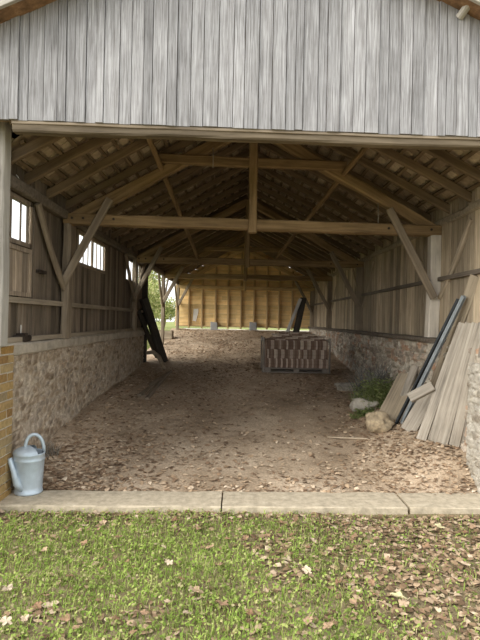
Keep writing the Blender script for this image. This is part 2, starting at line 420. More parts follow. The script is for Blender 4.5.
# left: face looks +x (du runs -y)
sl = rubble('wall_left_stone', (-1.955, 4.05, -0.1), (0, 1, 0), (0, 0, 1), 5.85, 1.26, M['stoneL'], 0.115, 0.022, 0.02, back=0.35, seed=3)
props(sl, kind='structure')
sr = rubble('wall_right_stone', (2.23, 15.3, -0.1), (0, -1, 0), (0, 0, 1), 10.9, 1.40, M['stoneR'], 0.16, 0.03, 0.05, back=0.4, seed=5)
props(sr, kind='structure')
sp_ = rubble('wall_right_pier', (2.17, 4.54, -0.1), (0, -1, 0), (0, 0, 1), 0.30, 1.25, M['stoneP'], 0.14, 0.022, 0.025, back=0.7, seed=8)
props(sp_, kind='structure')
rubble('pier_front_face', (2.17, 4.24, -0.1), (1, 0, 0), (0, 0, 1), 0.7, 1.25, M['stoneP'], 0.14, 0.03, 0.02, back=0.02, seed=9, parent=sp_)

# cement ledge on the left wall, sill on the right
def lumpy_bar(name, x0, x1, y0, y1, z0, z1, mat, seg=60, amp=0.008, kind='structure'):
    me = beam_mesh(name, y1 - y0, x1 - x0, z1 - z0, wob=amp, cham=0.015, seg=seg, seed=x0)
    m4 = Matrix(((0, -1, 0, (x0 + x1) / 2), (1, 0, 0, y0), (0, 0, 1, (z0 + z1) / 2), (0, 0, 0, 1)))
    o = link(name, me, mat, None, m4)
    if kind: props(o, kind=kind)
    return o
lumpy_bar('trim_ledge_left', -2.32, -1.93, 4.0, 9.9, 1.15, 1.26, M['ledge'])
lumpy_bar('trim_sill_right', 2.15, 2.62, 5.45, 15.3, 1.29, 1.345, M['raildark'])

# brick pier at the left front corner
def bricks(name, x0, x1, y0, y1, z0, z1, seed=1):
    mb = MB(); rr = random.Random(seed); ch = 0.075; k = 0
    z = z0
    while z < z1 - 0.01:
        def course(L, put, off):
            t = -off
            while t < L:
                a, b = max(0, t), min(L, t + 0.225)
                if b - a > 0.03: put(a + 0.005, b - 0.005)
                t += 0.235
        off = 0.0 if k % 2 else 0.115
        zz = (z + 0.006, min(z1, z + ch - 0.006)); j = 0.003
        course(y1 - y0, lambda a, b: mb.box(x1 - 0.11, x1, y0 + a, y0 + b, *zz, j), off)       # inner face
        course(x1 - x0 - 0.115, lambda a, b: mb.box(x0 + a, x0 + b, y0, y0 + 0.11, *zz, j), off)  # front face
        z += ch; k += 1
    o = mb.build(name, M['brick'])
    m2 = MB(); m2.box(x0, x1 - 0.008, y0 + 0.008, y1, z0, z1); m2.build('mortar', M['mortar'], o)
    return props(o, kind='structure')
bricks('wall_left_pier', -2.75, -1.90, 3.60, 4.05, -0.1, 1.255)

# concrete kerb across the opening, cracked in two
def kerb(x0, x1, seed):
    n = 40; vs = []; fs = []
    prof = [(0.0, -0.16), (0.0, -0.008), (0.012, 0.0), (0.34, 0.0), (0.352, -0.012), (0.352, -0.16)]
    for i in range(n + 1):
        x = x0 + (x1 - x0) * i / n
        for k, (y, z) in enumerate(prof):
            vs.append((x, 3.855 + SK * x + y + 0.012 * noise.noise(Vector((x * 3, k, seed))), z + 0.007 * noise.noise(Vector((x * 4, k * 2.2, seed + 4)))))
    K = len(prof)
    for i in range(n):
        for k in range(K - 1): fs.append((i * K + k, i * K + k + 1, (i + 1) * K + k + 1, (i + 1) * K + k))
    fs.append(tuple(range(K))[::-1]); fs.append(tuple(n * K + k for k in range(K)))
    return vs, fs
kc = P(222, 500, 4.0).x
for nm, a, b in (('trim_kerb_1', -2.7, kc - 0.006), ('trim_kerb_2', kc + 0.006, P(402, 500, 4.05).x), ('trim_kerb_3', P(405, 500, 4.05).x, 2.75)):
    vs, fs = kerb(a, b, a)
    me = mesh(nm, vs, fs); bm = bmesh.new(); bm.from_mesh(me); bmesh.ops.recalc_face_normals(bm, faces=bm.faces); bm.to_mesh(me); bm.free()
    props(link(nm, me, M['kerb']), kind='structure')

# ------------------------------------------------------------------ boarded walls
WB, WT = 2.17, 2.52                                                  # window band heights
WINS = [(3.95, 4.50), (5.86, 6.98), (8.30, 9.46)]
def vboards_x(mb, x, th, y0, y1, z0f, z1f, wd=0.115, off=0.008, rr=R, gap=0.0008):
    """vertical boards standing on a plane x = const"""
    y = y0
    while y < y1 - 0.02:
        b = min(y1, y + wd * rr.uniform(0.75, 1.3))
        if y1 - b < 0.04: b = y1
        o = rr.uniform(-off, off)
        mb.box(x - th + o, x + o, y + gap, b - gap, z0f, z1f, 0.002)
        y = b
mb = MB()
segs = []; y = 3.66
for a, b in WINS:
    segs.append((y, a, 1.24, 3.5)); segs.append((a, b, 1.24, WB - 0.03)); segs.append((a, b, WT + 0.03, 3.5)); y = b
segs.append((y, 9.85, 1.24, 3.5))
for a, b, z0, z1 in segs:
    if b - a > 0.03: vboards_x(mb, XL - 0.03, 0.022, a, b, z0, z1, gap=0.0035)
wl = props(mb.build('wall_left', M['wallL']), kind='structure')
mb = MB(); y = 3.66
for a, b in WINS:
    mb.box(XL - 0.076, XL - 0.062, y, a - 0.02, 1.24, 3.5); mb.box(XL - 0.076, XL - 0.062, a - 0.02, b + 0.16, 1.24, WB - 0.035); mb.box(XL - 0.076, XL - 0.062, a - 0.02, b + 0.16, WT + 0.035, 3.5); y = b + 0.16
mb.box(XL - 0.076, XL - 0.062, y, 9.85, 1.24, 3.5); mb.build('light_stop_backing', M['facade'], wl)  # unseen backing, added to keep daylight out of the board gaps
# above the open bays
mb = MB(); vboards_x(mb, XL - 0.05, 0.022, 9.85, 15.3, 2.62, 3.5, 0.16); props(mb.build('wall_left_upper', M['wallL']), kind='structure')
for z, t in ((1.635, 0.05), (1.285, 0.045)):
    mb = MB(); mb.box(XL - 0.028, XL + 0.022, 3.9, 9.83, z - t / 2, z + t / 2); mb.build('rail', M['rail'], wl)
# windows: bars, no sash glass seen but a dusty pane in each half
gm, gnt, gb = _nt('window_glass')
gb.inputs['Base Color'].default_value = (0.95, 0.97, 0.97, 1); gb.inputs['Roughness'].default_value = 0.02
gb.inputs['Transmission Weight'].default_value = 1.0; gb.inputs['IOR'].default_value = 1.02
M['glass'] = gm
for i, (a, b) in enumerate(WINS):
    fr = MB(); x0, x1 = XL - 0.055, XL - 0.012
    fr.box(x0, x1, a - 0.03, b + 0.03, WB - 0.04, WB); fr.box(x0, x1, a - 0.03, b + 0.03, WT, WT + 0.04)
    fr.box(x0, x1, a - 0.035, a, WB - 0.04, WT + 0.04); fr.box(XL - 0.03, x1, b, b + 0.035, WB - 0.04, WT + 0.04)
    f = props(fr.build('window_%d' % (i + 1), M['wallL']), kind='structure')
    md = MB(); halves = 1 if i == 0 else 2
    if halves == 2: md.box(XL - 0.035, x1 - 0.002, (a + b) / 2 - 0.028, (a + b) / 2 + 0.028, WB, WT)
    nb = 3
    for h in range(halves):
        h0, h1 = a + (b - a) * h / halves, a + (b - a) * (h + 1) / halves
        for k in range(1, nb):
            yy = h0 + (h1 - h0) * k / nb; md.box(XL - 0.028, XL - 0.016, yy - 0.009, yy + 0.009, WB, WT)
    md.build('glazing_bars', M['wallL'], f)
    g = MB(); g.box(XL - 0.033, XL - 0.030, a, b, WB, WT); g.build('pane', M['glass'], f)

# right wall
mb = MB(); vboards_x(mb, XR + 0.03, 0.022, 3.78, 15.3, 1.34, 3.6, 0.13, 0.010, gap=0.003)
wr = props(mb.build('wall_right', M['wallR']), kind='structure')
mb = MB(); vboards_x(mb, XR + 0.075, 0.02, 3.78, 15.3, 1.3, 3.6, 0.3, 0.0); mb.build('light_stop_backing', M['facade'], wr)  # unseen backing layer that keeps the gaps between the boards dark
mb = MB(); mb.box(XR - 0.03, XR + 0.012, 4.4, 15.28, 1.995, 2.04); mb.build('rail', M['raildark'], wr)
# wall plates under the eaves
lumpy_bar('trim_plate_left', XL - 0.03, XL + 0.06, 3.72, 15.2, 2.57, 2.67, M['raildark'])
lumpy_bar('trim_plate_right', XR - 0.02, XR + 0.03, 3.88, 15.2, 2.63, 2.71, M['rail'])

# far wall: golden boards on studs, a strip of daylight below
FWY = 15.2
mb = MB(); z = 1.275; rr = random.Random(4)
def roof_z(x): return 2.72 + 0.555 * (x - XL) if x < XC else 2.74 + 0.52 * (XR - x)
while z < 3.9:
    h = rr.uniform(0.11, 0.16)
    x0, x1 = -2.05, 2.4
    if z > 2.65:
        x0 = max(x0, XL + (z - 2.72) / 0.555 - 0.1); x1 = min(x1, XR - (z - 2.74) / 0.52 + 0.1)
    x = x0
    while x < x1 - 0.02:
        e = min(x1, x + rr.uniform(0.8, 2.2)); mb.box(x, e - 0.003, FWY, FWY + 0.022, z, z + h - 0.004, 0.001); x = e
    z += h
wf = props(mb.build('wall_back', M['far']), kind='structure')
mb = MB(); mb.prism([(-2.05, FWY + 0.024, 1.28), (2.4, FWY + 0.024, 1.28), (2.4, FWY + 0.024, 2.7), (XC, FWY + 0.024, 4.0), (-2.05, FWY + 0.024, 2.65)], (0, 0.02, 0)); mb.build('light_stop_backing', M['facade'], wf)  # unseen extra layer, added to stop light leaking through the back wall
for px in (189, 202, 215.5, 228, 241, 254, 267, 279, 292):
    x = P(px, 310, FWY - 0.05).x
    beam('stud', (x, FWY - 0.045, 1.22), (x, FWY - 0.045, roof_z(x) - 0.02), 0.06, 0.075, M['stud'], wf)
beam('sole_plate', (-1.95, FWY - 0.03, 1.285), (2.3, FWY - 0.03, 1.285), 0.07, 0.04, M['stud'], wf)
for px, lb in ((214, 'grey concrete pad under the back wall stud left of centre'), (253, 'grey concrete pad under the back wall stud right of centre')):
    p = P(px, 327, FWY - 0.1); mb = MB()
    zf = zground(p.x, p.y) - 0.02
    mb.box(-0.11, 0.11, -0.09, 0.03, 0, 0.26, 0.012); o = mb.build('concrete_pad', M['concrete'], None, Matrix.Translation((p.x, p.y, zf)))
    bv = o.modifiers.new('b', 'BEVEL'); bv.width = 0.012
    props(o, lb, 'block')

# ------------------------------------------------------------------ roof seen from inside
def ceiling(side):
    YS = 3.92 if side == 'left' else 3.85
    nm = 'ceiling_' + side; mb = MB(); rr = random.Random(11 if side == 'left' else 12)
    xe = XL - 0.12 if side == 'left' else XR + 0.12
    sg = 1 if side == 'left' else -1
    run = (XC - xe) * sg; slope = 0.555 if side == 'left' else 0.52
    z0 = (2.72 if side == 'left' else 2.74) - 0.12 * slope
    ln = math.hypot(run, run * slope); g = 0.155; ca, sa = run / ln, run * slope / ln
    nrm = Vector((-sa * sg, 0, ca))
    def at(t, y, h): return Vector((xe + sg * ca * t, y, z0 + sa * t)) + nrm * h
    H = 0.085 + 0.025
    k = 0; t = 0
    while t < ln:
        xt = at(t, 0, 0).x; y = front_y(xt) + 0.055 + (-0.0 if k % 2 else -0.005); first = k % 2; y = max(y, 3.9) if xt < -1.75 else y
        while y < 15.35:
            wdt = 0.165 if not first else 0.085
            first = 0
            j = rr.uniform(-0.006, 0.006); tl = rr.uniform(-0.01, 0.01)
            q = [at(t - 0.05, y + 0.003, H + 0.002 + j), at(t - 0.05, y + wdt, H + 0.002 - j), at(t + g + 0.02 + tl, y + wdt, H + 0.032 - j), at(t + g + 0.02 + tl, y + 0.003, H + 0.032 + j)]
            if sg < 0: q.reverse()
            mb.prism(q, nrm * 0.014)
            y += wdt + 0.002
        t += g; k += 1
    c = props(mb.build(nm, M['tileunder']), kind='structure')
    t = 0.06
    while t < ln:
        a, b = at(t, YS, 0.085 + 0.012), at(t, 15.3, 0.085 + 0.012)
        beam('batten', a, b, 0.036, 0.026, M['rafter'], c, up=nrm, wob=0.004, cham=0.003, seg=30); t += g
    n = 23
    proto = None
    for i in range(n):
        y = YS + 0.03 + i * (0.492 if side == 'left' else 0.496) + rr.uniform(-0.03, 0.03)
        a, b = at(0, y, 0.043), at(ln, y, 0.043)
        if proto is None or i < 4:
            o = beam('rafter', a, b, 0.05, 0.085, M['rafter'], None, up=nrm, wob=0.007, cham=0.008)
            proto = proto or o
        else:
            o = proto.copy(); COL.objects.link(o); o.matrix_basis = frame_along(a, b, nrm)
        props(o, 'dark timber rafter carrying the tiles of the %s roof slope' % side, 'rafter', 'rafters of the %s roof slope' % side)
    return c
ceiling('left'); ceiling('right')
beam('trim_ridge', (XC, 3.8, 3.79), (XC, 15.2, 3.79), 0.05, 0.14, M['rafter'], wob=0.008, seg=40)['kind'] = 'structure'

# ------------------------------------------------------------------ trusses and posts
TR = [(5.46, 'nearest the open front', 0.118), (8.95, 'second from the open front', 0.115), (12.1, 'third from the open front', 0.13), (14.95, 'against the golden back wall', 0.11)]
def truss(y0, where, hb, i):
    def Y(x): return y0 + 0.06 * x * (1 if i < 2 else 0.3)
    def V(x, z, dy=0): return Vector((x, Y(x) + dy, z))
    t = thing('roof_truss', (XC, Y(XC), 2.5), 'timber roof truss ' + where + ', with a pegged tie beam', 'roof truss')
    zt = 2.585 if i < 3 else 2.50
    mt = M['beam'] if i != 3 else M['stud']
    tb = beam('tie_beam', V(XL - 0.0, zt), V(XR - 0.0, zt), 0.13, hb, mt, t, sag=0.006, wob=0.008)
    # principals: centre line rises ~0.57 per metre
    a, b = V(XL + 0.05, 2.565), V(XC - 0.04, 3.70)
    beam('principal_rafter', a, b, 0.10, 0.12, mt, t, wob=0.012)
    a2, b2 = V(XR - 0.06, 2.585), V(XC + 0.04, 3.70)
    beam('principal_rafter', a2, b2, 0.10, 0.12, mt, t, wob=0.012)
    if i < 3:
        zc = 3.275
        beam('collar_beam', V(-0.93, zc, -0.06), V(XC - 0.05, zc, -0.06), 0.07, 0.105, mt, t)
        beam('collar_beam', V(XC + 0.05, zc, -0.06), V(1.17, zc, -0.06), 0.07, 0.105, mt, t)
    beam('king_post', V(XC, zt - 0.10, -0.05), V(XC, 3.74, -0.05), 0.09, 0.10, mt, t, up=(0, 1, 0))
    # struts from the wall posts, across the tie beam, to the principals
    beam('strut', V(XL + 0.01, 1.84, -0.095), V(XL + 0.51, 2.80, -0.095), 0.05, 0.085, M['beamgrey'], t, up=(1, 0, 0))
    beam('strut', V(XR - 0.08, 1.80, -0.095), V(XR - 0.63, 2.80, -0.095), 0.05, 0.085, M['beamgrey'], t, up=(1, 0, 0))
    if i < 2:
        for x in (XL + 0.10, XL + 0.22, XL + 0.55, XC, XR - 0.12, XR - 0.62):
            mb = MB(); yy = Y(x) - 0.078
            mb.tube([(x, yy, zt), (x, yy + 0.03, zt)], 0.014, 8); mb.build('peg', M['iron'], tb, None)
    return t
def wall_post(side, y0, where, z0, dyb, slot):
    x = (XL + 0.03) if side == 'left' else (XR - 0.05)
    t = thing('wall_post', (x, y0, z0), '%s timber post of the %s side wall, %s' % ('thick weathered' if slot == 0 else 'dark weathered', side, where), 'post')
    wd = 0.13 if slot == 0 else 0.12
    wx = 0.08 if side == 'left' else 0.125
    beam('post', (x, y0, z0), (x, y0, 2.57), wx, wd, M['postpale'] if side == 'right' and slot == 0 else M['beamgrey'], t, up=(0, 1, 0), wob=0.014)
    s = 1 if dyb > 0 else -1
    for s, k in ((-1, 1),) if slot == 0 else ((-1, 1), (1, 1)):
        pts = []
        n = 7; bend = 0.05
        mb = None
        a = Vector((x, y0 + s * 0.06, 1.80)); b = Vector((x, y0 + s * 0.78, 2.57))
        if side == 'right': a.x = b.x = XR + 0.002
        beam('brace', a, b, 0.045, 0.065, M['beamgrey'] if side == 'left' else M['wallbrace'], t, up=(0, 1, 0), sag=0.03)
    return t
for i, (y0, where, hb) in enumerate(TR):
    truss(y0, where, hb, i)
    yl, yr = y0 + 0.06 * XL * (1 if i < 2 else 0.3), y0 + 0.06 * XR * (1 if i < 2 else 0.3)
    zl = 1.26 if yl < 9.8 else zground(XL, yl) - 0.02
    if i == 1:
        pass
    wall_post('left', yl, ['under the front truss', 'under the second truss', 'standing in the open bay', 'at the corner of the back wall'][i], zl, -1, i)
    wall_post('right', yr, ['under the front truss', 'under the second truss', 'behind the tile pallet', 'at the corner of the back wall'][i], 1.345, -1, i)
props(beam('jamb_post', (XL - 0.0, 9.83, 0.55), (XL - 0.0, 9.83, 2.6), 0.13, 0.13, M['dark'], None, up=(0, 1, 0)), 'dark post ending the boarded left wall beside the open bay', 'post')

# two long thin poles crossing under the roof, behind the front truss
def pole(name, pts, r, mat, label, cat):
    mb = MB(); mb.tube(pts, r, 8); o = mb.build(name, mat, None, None, True)
    return props(o, label, cat)
props(beam('brace_pole', P(147, 134, 4.65), P(198, 258, 8.85), 0.05, 0.055, M['beam'], None), 'thin sloping brace pole from the left roof slope to the second tie beam', 'brace')
props(beam('brace_pole', P(369, 143, 4.8), P(276, 258, 8.90), 0.05, 0.055, M['beam'], None), 'thin sloping brace pole from the right roof slope to the second tie beam', 'brace')
for px, ya, yb, d, lb in ((213, 148, 168, 5.3, 'thin wire hanging beside the left end of the collar beam'), (378, 200, 229, 5.55, 'thin wire hanging from the right rafter above the tie beam')):
    pole('hanging_wire', [P(px, ya, d), P(px + 0.3, (ya + yb) / 2, d), P(px, yb, d)], 0.006, M['wire'], lb, 'wire')
pole('hanging_wire', [P(10, 168, 4.25), P(14, 172, 4.25), P(18, 177, 4.25), P(20.5, 183, 4.25)], 0.004, M['paper'], 'pale curved wire hanging at the top of the front post', 'wire')

# ------------------------------------------------------------------ front: gable boards, header, post, verge
ZB = 2.955
def out_z(x): return 3.66 + 0.48 * (x + 1.83) if x < 0.1 else 4.5864 - 0.43 * (x - 0.1)
mb = MB(); x = -2.75; rr = random.Random(21)
while x < 2.85:
    b = x + rr.uniform(0.055, 0.115); o = rr.uniform(-0.008, 0.008); zb = ZB + rr.uniform(-0.004, 0.004)
    y0 = front_y(x) - 0.022 + o; y1 = front_y(b) - 0.022 + o
    g = 0.0025
    pts = [(x + g, y0, zb), (b - g, y1, zb), (b - g, y1, out_z(b)), (x + g, y0, out_z(x))]
    mb.prism(pts, (0, 0.022, 0)); x = b
fw = props(mb.build('wall_front', M['facade']), kind='structure')
mb = MB(); x = -2.75
while x < 2.85:
    b = x + 0.31; pts = [(x, front_y(x) + 0.012, ZB), (b, front_y(b) + 0.012, ZB), (b, front_y(b) + 0.012, out_z(b) - 0.0), (x, front_y(x) + 0.012, out_z(x) - 0.0)]
    mb.prism(pts, (0, 0.02, 0)); x = b
mb.build('backing_boards', M['rafter'], fw)
hd = beam('trim_header', (-1.735, front_y(-1.735) + 0.045, ZB - 0.03), (2.8, front_y(2.8) + 0.045, ZB - 0.03), 0.09, 0.09, M['header'], wob=0.005); hd['kind'] = 'structure'
beam('header_strip', (-1.735, front_y(-1.735) - 0.002, ZB - 0.012), (2.8, front_y(2.8) - 0.002, ZB - 0.012), 0.02, 0.022, M['beamgrey'], hd, wob=0.002, cham=0.003)
props(beam('corner_post', (-1.98, 3.82, 1.255), (-1.98, 3.82, ZB + 0.10), 0.215, 0.13, M['post'], None, up=(0, 1, 0), wob=0.004), 'broad pale timber post standing on the yellow brick pier', 'post')
# small gable wall pieces beyond the frame so the corner is closed
mb = MB(); mb.box(-2.75, -2.09, 3.80, 3.83, 1.25, ZB); mb.build('corner_boards', M['facade'], fw)

def verge(side):
    mb = MB(); vb = MB()
    xs = [0.1, -2.75] if side == 'left' else [0.1, 2.95]
    a, b = (Vector((xs[0], 0, out_z(xs[0]))), Vector((xs[1], 0, out_z(xs[1]))))
    n = 40
    vs = []; fs = []
    yv = lambda x: front_y(x) - 0.17
    for i in range(n + 1):
        p = a.lerp(b, i / n); lump = 0.012 * noise.noise(Vector((p.x * 6, 0, 1)))
        for y, dz in ((yv(p.x), lump - 0.012), (yv(p.x) + 0.17, 0.0), (15.6, 0.0), (15.6, 0.09), (yv(p.x), 0.09 + lump)):
            vs.append((p.x, y, p.z + dz))
    for i in range(n):
        for k in range(5):
            fs.append((i * 5 + k, i * 5 + (k + 1) % 5, (i + 1) * 5 + (k + 1) % 5, (i + 1) * 5 + k))
    me = mesh('roof_' + side, vs, fs); bm = bmesh.new(); bm.from_mesh(me); bmesh.ops.recalc_face_normals(bm, faces=bm.faces); bm.to_mesh(me); bm.free()
    o = props(link('roof_' + side, me, M['tileorange']), kind='structure')
    pa, pb = Vector((xs[0], yv(xs[0]) - 0.02, a.z + 0.045)), Vector((xs[1], yv(xs[1]) - 0.02, b.z + 0.045))
    beam('verge_board', pa, pb, 0.03, 0.13, M['post'], o, wob=0.003, cham=0.004)
    return o
verge('left'); rv = verge('right')
beam('bracket', P(459, 18, 3.70), P(482, -14, 3.54), 0.055, 0.055, M['post'], rv)

# ------------------------------------------------------------------ leaves and grass
def leaf_mesh(name, seed, r=0.05, lob=5):
    rr = random.Random(seed); n = lob * 4; vs = [(0, 0, 0)]
    for k in range(n):
        th = 2 * math.pi * k / n
        q = r * (0.62 + 0.38 * abs(math.cos(th * lob / 2)) ** 0.8) * rr.uniform(0.85, 1.12)
        x, y = q * math.cos(th), 0.78 * q * math.sin(th)
        z = 0.25 * r * noise.noise(Vector((x * 30, y * 30, seed))) + 5.0 * (abs(y) ** 2) + rr.uniform(-0.1, 0.16) * r
        vs.append((x, y, z))
    fs = [(0, 1 + k, 1 + (k + 1) % n) for k in range(n)]
    # stalk
    b = len(vs); vs += [(-r * 0.6, -0.0015, 0.004), (-r * 0.6, 0.0015, 0.004), (-r * 1.5, 0.002, 0.010), (-r * 1.5, -0.001, 0.010)]; fs.append((b, b + 1, b + 2, b + 3))
    return mesh(name, vs, fs)
def litter(name, items, seed):
    """one loose carpet of small curled leaves: items = (x, y, z, size)"""
    rr = random.Random(seed); vs = []; fs = []
    for x, y, z, s in items:
        th = rr.uniform(0, 6.283); c, sn = math.cos(th), math.sin(th); tx, ty = rr.uniform(-0.5, 0.5), rr.uniform(-0.5, 0.5)
        cur = rr.uniform(-0.3, 0.9); b = len(vs); asp = rr.uniform(0.35, 0.75)
        for u, v in ((-1, 0), (-0.35, -asp), (0.45, -asp * 0.8), (1, 0), (0.4, asp * 0.85), (-0.4, asp)):
            lx, ly = u * s, v * s
            lz = cur * s * v * v + tx * lx * 0.6 + ty * ly * 0.6 + s * 0.3
            vs.append((x + c * lx - sn * ly, y + sn * lx + c * ly, z + max(0.0, lz)))
        fs += [(b, b + 1, b + 5), (b + 1, b + 2, b + 4, b + 5), (b + 2, b + 3, b + 4)]
    return vs, fs
rr = random.Random(5); items = []
while len(items) < 17000:
    x = rr.uniform(-1.95, 2.2); y = 4.22 + 10.8 * rr.random() ** 1.7
    d = 0.45 + 0.55 * smooth01((noise.noise(Vector((x * 0.9, y * 0.7, 1))) + 0.25) / 0.5)
    d *= 0.28 + 0.72 * max(smooth01((-0.75 - x) / 0.8), smooth01((x - 1.1) / 0.6), smooth01((y - 6.6) / 1.2))
    if rr.random() > d: continue
    if 0.42 < x < 1.74 and 8.93 < y < 9.85 or x < -1.9 or x > 2.15 or (x < -1.3 and 9.5 < y < 10.0): continue
    items.append((x, y, zground(x, y), rr.uniform(0.014, 0.034)))
vs, fs = litter('l', items, 3); o = link('leaf_litter', mesh('leaf_litter', vs, fs), M['leaf'])
props(o, 'small brown dead leaves strewn over the dirt floor inside the barn', 'leaves', kind='stuff')
def bare(x, y):
    """0 = lush grass, 1 = leaf-covered earth, on the lawn"""
    k = smooth01((x - 0.22 - 0.55 * (y - 2.2) * -1 * 0.2 + 0.35 * noise.noise(Vector((x * 1.6, y * 1.6, 7)))) / 1.1)
    k = max(k, 0.75 * smooth01((y - 3.45) / 0.35 + 0.5 * noise.noise(Vector((x * 2.5, y * 2.5, 3)))))
    k = max(k, 0.8 * smooth01((noise.noise(Vector((x * 2.2, y * 2.2, 15))) - 0.22) / 0.2))
    return k
items = []
while len(items) < 7500:
    x = rr.uniform(-2.6, 2.6); y = rr.uniform(1.9, 3.86 + SK * 0)
    if rr.random() > 0.10 + 0.9 * bare(x, y) ** 1.3: continue
    items.append((x, y, zlawn(x, y) + 0.004, rr.uniform(0.010, 0.031)))
vs, fs = litter('l', items, 4); o = link('leaf_litter', mesh('leaf_litter', vs, fs), M['leaflawn'])
props(o, 'brown leaf litter scattered through the lawn in front of the kerb', 'leaves', kind='stuff')
# grass blades and small broad leaves
vs = []; fs = []; cnt = 0
while cnt < 46000:
    x = rr.uniform(-2.7, 2.7); y = rr.uniform(1.7, 3.86)
    if rr.random() > 1.02 - 0.86 * bare(x, y): continue
    z = zlawn(x, y); th = rr.uniform(0, 6.283); c, s = math.cos(th), math.sin(th); b = len(vs)
    if rr.random() < 0.62:
        h = rr.uniform(0.018, 0.05); wd = rr.uniform(0.0016, 0.0032); ln = rr.uniform(0.2, 1.0) * h
        for (u, l, hh) in ((-1, 0, 0), (1, 0, 0), (0.8, 0.35, 0.65), (-0.8, 0.35, 0.65), (0, 1, 0.95)):
            vs.append((x + c * ln * l - s * wd * u, y + s * ln * l + c * wd * u, z + h * hh))
        fs += [(b, b + 1, b + 2, b + 3), (b + 3, b + 2, b + 4)]
    else:
        q = rr.uniform(0.006, 0.013); hh = rr.uniform(0.012, 0.034); tx, ty = rr.uniform(-0.6, 0.6), rr.uniform(-0.6, 0.6)
        for u, v in ((-1, 0), (0, -0.7), (1, 0), (0, 0.7)):
            lx, ly = u * q, v * q
            vs.append((x + c * lx - s * ly, y + s * lx + c * ly, z + hh + tx * lx + ty * ly))
        fs.append((b, b + 1, b + 2, b + 3))
    cnt += 1
o = link('grass', mesh('grass', vs, fs), M['grass'])
props(o, 'short green lawn grass in front of the concrete kerb', 'grass', kind='stuff')
# single big leaves on the grass
lm = [leaf_mesh('fallen_leaf', s, 0.042, 5 if s % 2 else 3) for s in range(6)]
for k, me in enumerate(lm): me.materials.append(M['leafbig'])
kept = []; tries = 0
while len(kept) < 130 and tries < 20000:
    tries += 1
    x = rr.uniform(-2.1, 2.1); y = rr.uniform(2.15, 3.75)
    if abs(x) > 0.5 * y + 0.05 or rr.random() > 0.13 + 0.87 * bare(x, y): continue
    if any((x - a) ** 2 + (y - b) ** 2 < 0.009 for a, b in kept): continue
    kept.append((x, y))
    o = bpy.data.objects.new('fallen_leaf', lm[len(kept) % 6]); COL.objects.link(o)
    s = rr.uniform(0.4, 0.85)
    o.matrix_basis = Matrix.Translation((x, y, zlawn(x, y) + 0.03)) @ Euler((rr.uniform(-0.35, 0.35), rr.uniform(-0.35, 0.35), rr.uniform(0, 6.28))).to_matrix().to_4x4() @ Matrix.Scale(s, 4)
    props(o, 'dry brown leaf lying in the lawn grass before the kerb', 'leaf', 'fallen leaves on the lawn')
for px, py, s, mt, lb in ((8, 589, 1.1, 'leafpale', 'large pale curled leaf lying at the left edge of the lawn'),
                          (398, 597, 1.15, 'leafyel', 'large yellowish pale leaf on the leafy right part of the lawn'),
                          (307, 571, 0.8, 'leafpale', 'pale cream leaf lying alone on green grass right of centre'),
                          (169, 563, 0.7, 'leafpale', 'pale buff leaf lying on grass left of the lawn centre'),
                          (440, 527, 1.0, 'leafyel', 'flat yellow green leaf lying just before the kerb, on the right'),
                          (6, 622, 0.8, 'leafpale', 'pale brown leaf in the bottom left corner of the lawn'),
                          (222, 604, 1.1, 'leafbig', 'brown leaf cluster lying low at the centre of the lawn')):
    v = P(px, py, 1.0); k = (1.5 - ZLAWN - 0.035) / (1.5 - v.z)
    me = leaf_mesh('fallen_leaf', int(px), 0.045, 5); me.materials.append(M[mt])
    o = bpy.data.objects.new('fallen_leaf', me); COL.objects.link(o)
    o.matrix_basis = Matrix.Translation((v.x * k, k, ZLAWN + 0.04)) @ Euler((0.25, 0.15, px)).to_matrix().to_4x4() @ Matrix.Scale(s, 4)
    props(o, lb, 'leaf')

# ------------------------------------------------------------------ watering can
can = thing('watering_can', (-1.765, 4.075, 0.0), 'galvanised grey watering can with hoop handle standing on the kerb', 'watering can')
def ring_mesh(name, prof, n=40, sx=1.0, sy=0.9, a0=0, a1=None, closed_bottom=True):
    vs = []; fs = []
    for r, z in prof:
        for k in range(n):
            th = 2 * math.pi * k / n; vs.append((r * sx * math.cos(th), r * sy * math.sin(th), z))
    for i in range(len(prof) - 1):
        for k in range(n):
            k2 = (k + 1) % n; fs.append((i * n + k, i * n + k2, (i + 1) * n + k2, (i + 1) * n + k))
    if closed_bottom: fs.append(tuple(reversed(range(n))))
    return mesh(name, vs, fs, True)
T0 = Matrix.Translation((-1.765, 4.075, 0.003))
body = link('body', ring_mesh('body', [(0.112, 0.0), (0.116, 0.004), (0.116, 0.018), (0.110, 0.022), (0.112, 0.06), (0.119, 0.18), (0.124, 0.27), (0.127, 0.275), (0.129, 0.283), (0.127, 0.29), (0.125, 0.295), (0.126, 0.32), (0.129, 0.325), (0.131, 0.333), (0.129, 0.34), (0.124, 0.34), (0.120, 0.33), (0.118, 0.20)]), M['zinc'], can, T0)
link('inside', ring_mesh('inside', [(0.001, 0.25), (0.119, 0.25), (0.119, 0.252)], closed_bottom=False), M['zincshade'], can, T0)  # dark disc standing in for the shade below the rim
vs = []; fs = []; n = 28; m_ = 9                                   # domed half cover on the spout side
for j in range(m_ + 1):
    ph = (math.pi / 2) * j / m_
    for k in range(n + 1):
        th = math.radians(60) + math.radians(240) * k / n
        vs.append((0.127 * math.cos(ph) * math.cos(th), 0.114 * math.cos(ph) * math.sin(th), 0.337 + 0.055 * math.sin(ph)))
for j in range(m_):
    for k in range(n): fs.append((j * (n + 1) + k, j * (n + 1) + k + 1, (j + 1) * (n + 1) + k + 1, (j + 1) * (n + 1) + k))
link('cover', mesh('cover', vs, fs, True), M['zinc'], can, T0 @ Matrix.Rotation(math.radians(25), 4, 'Z'))
mb = MB(); pts = []
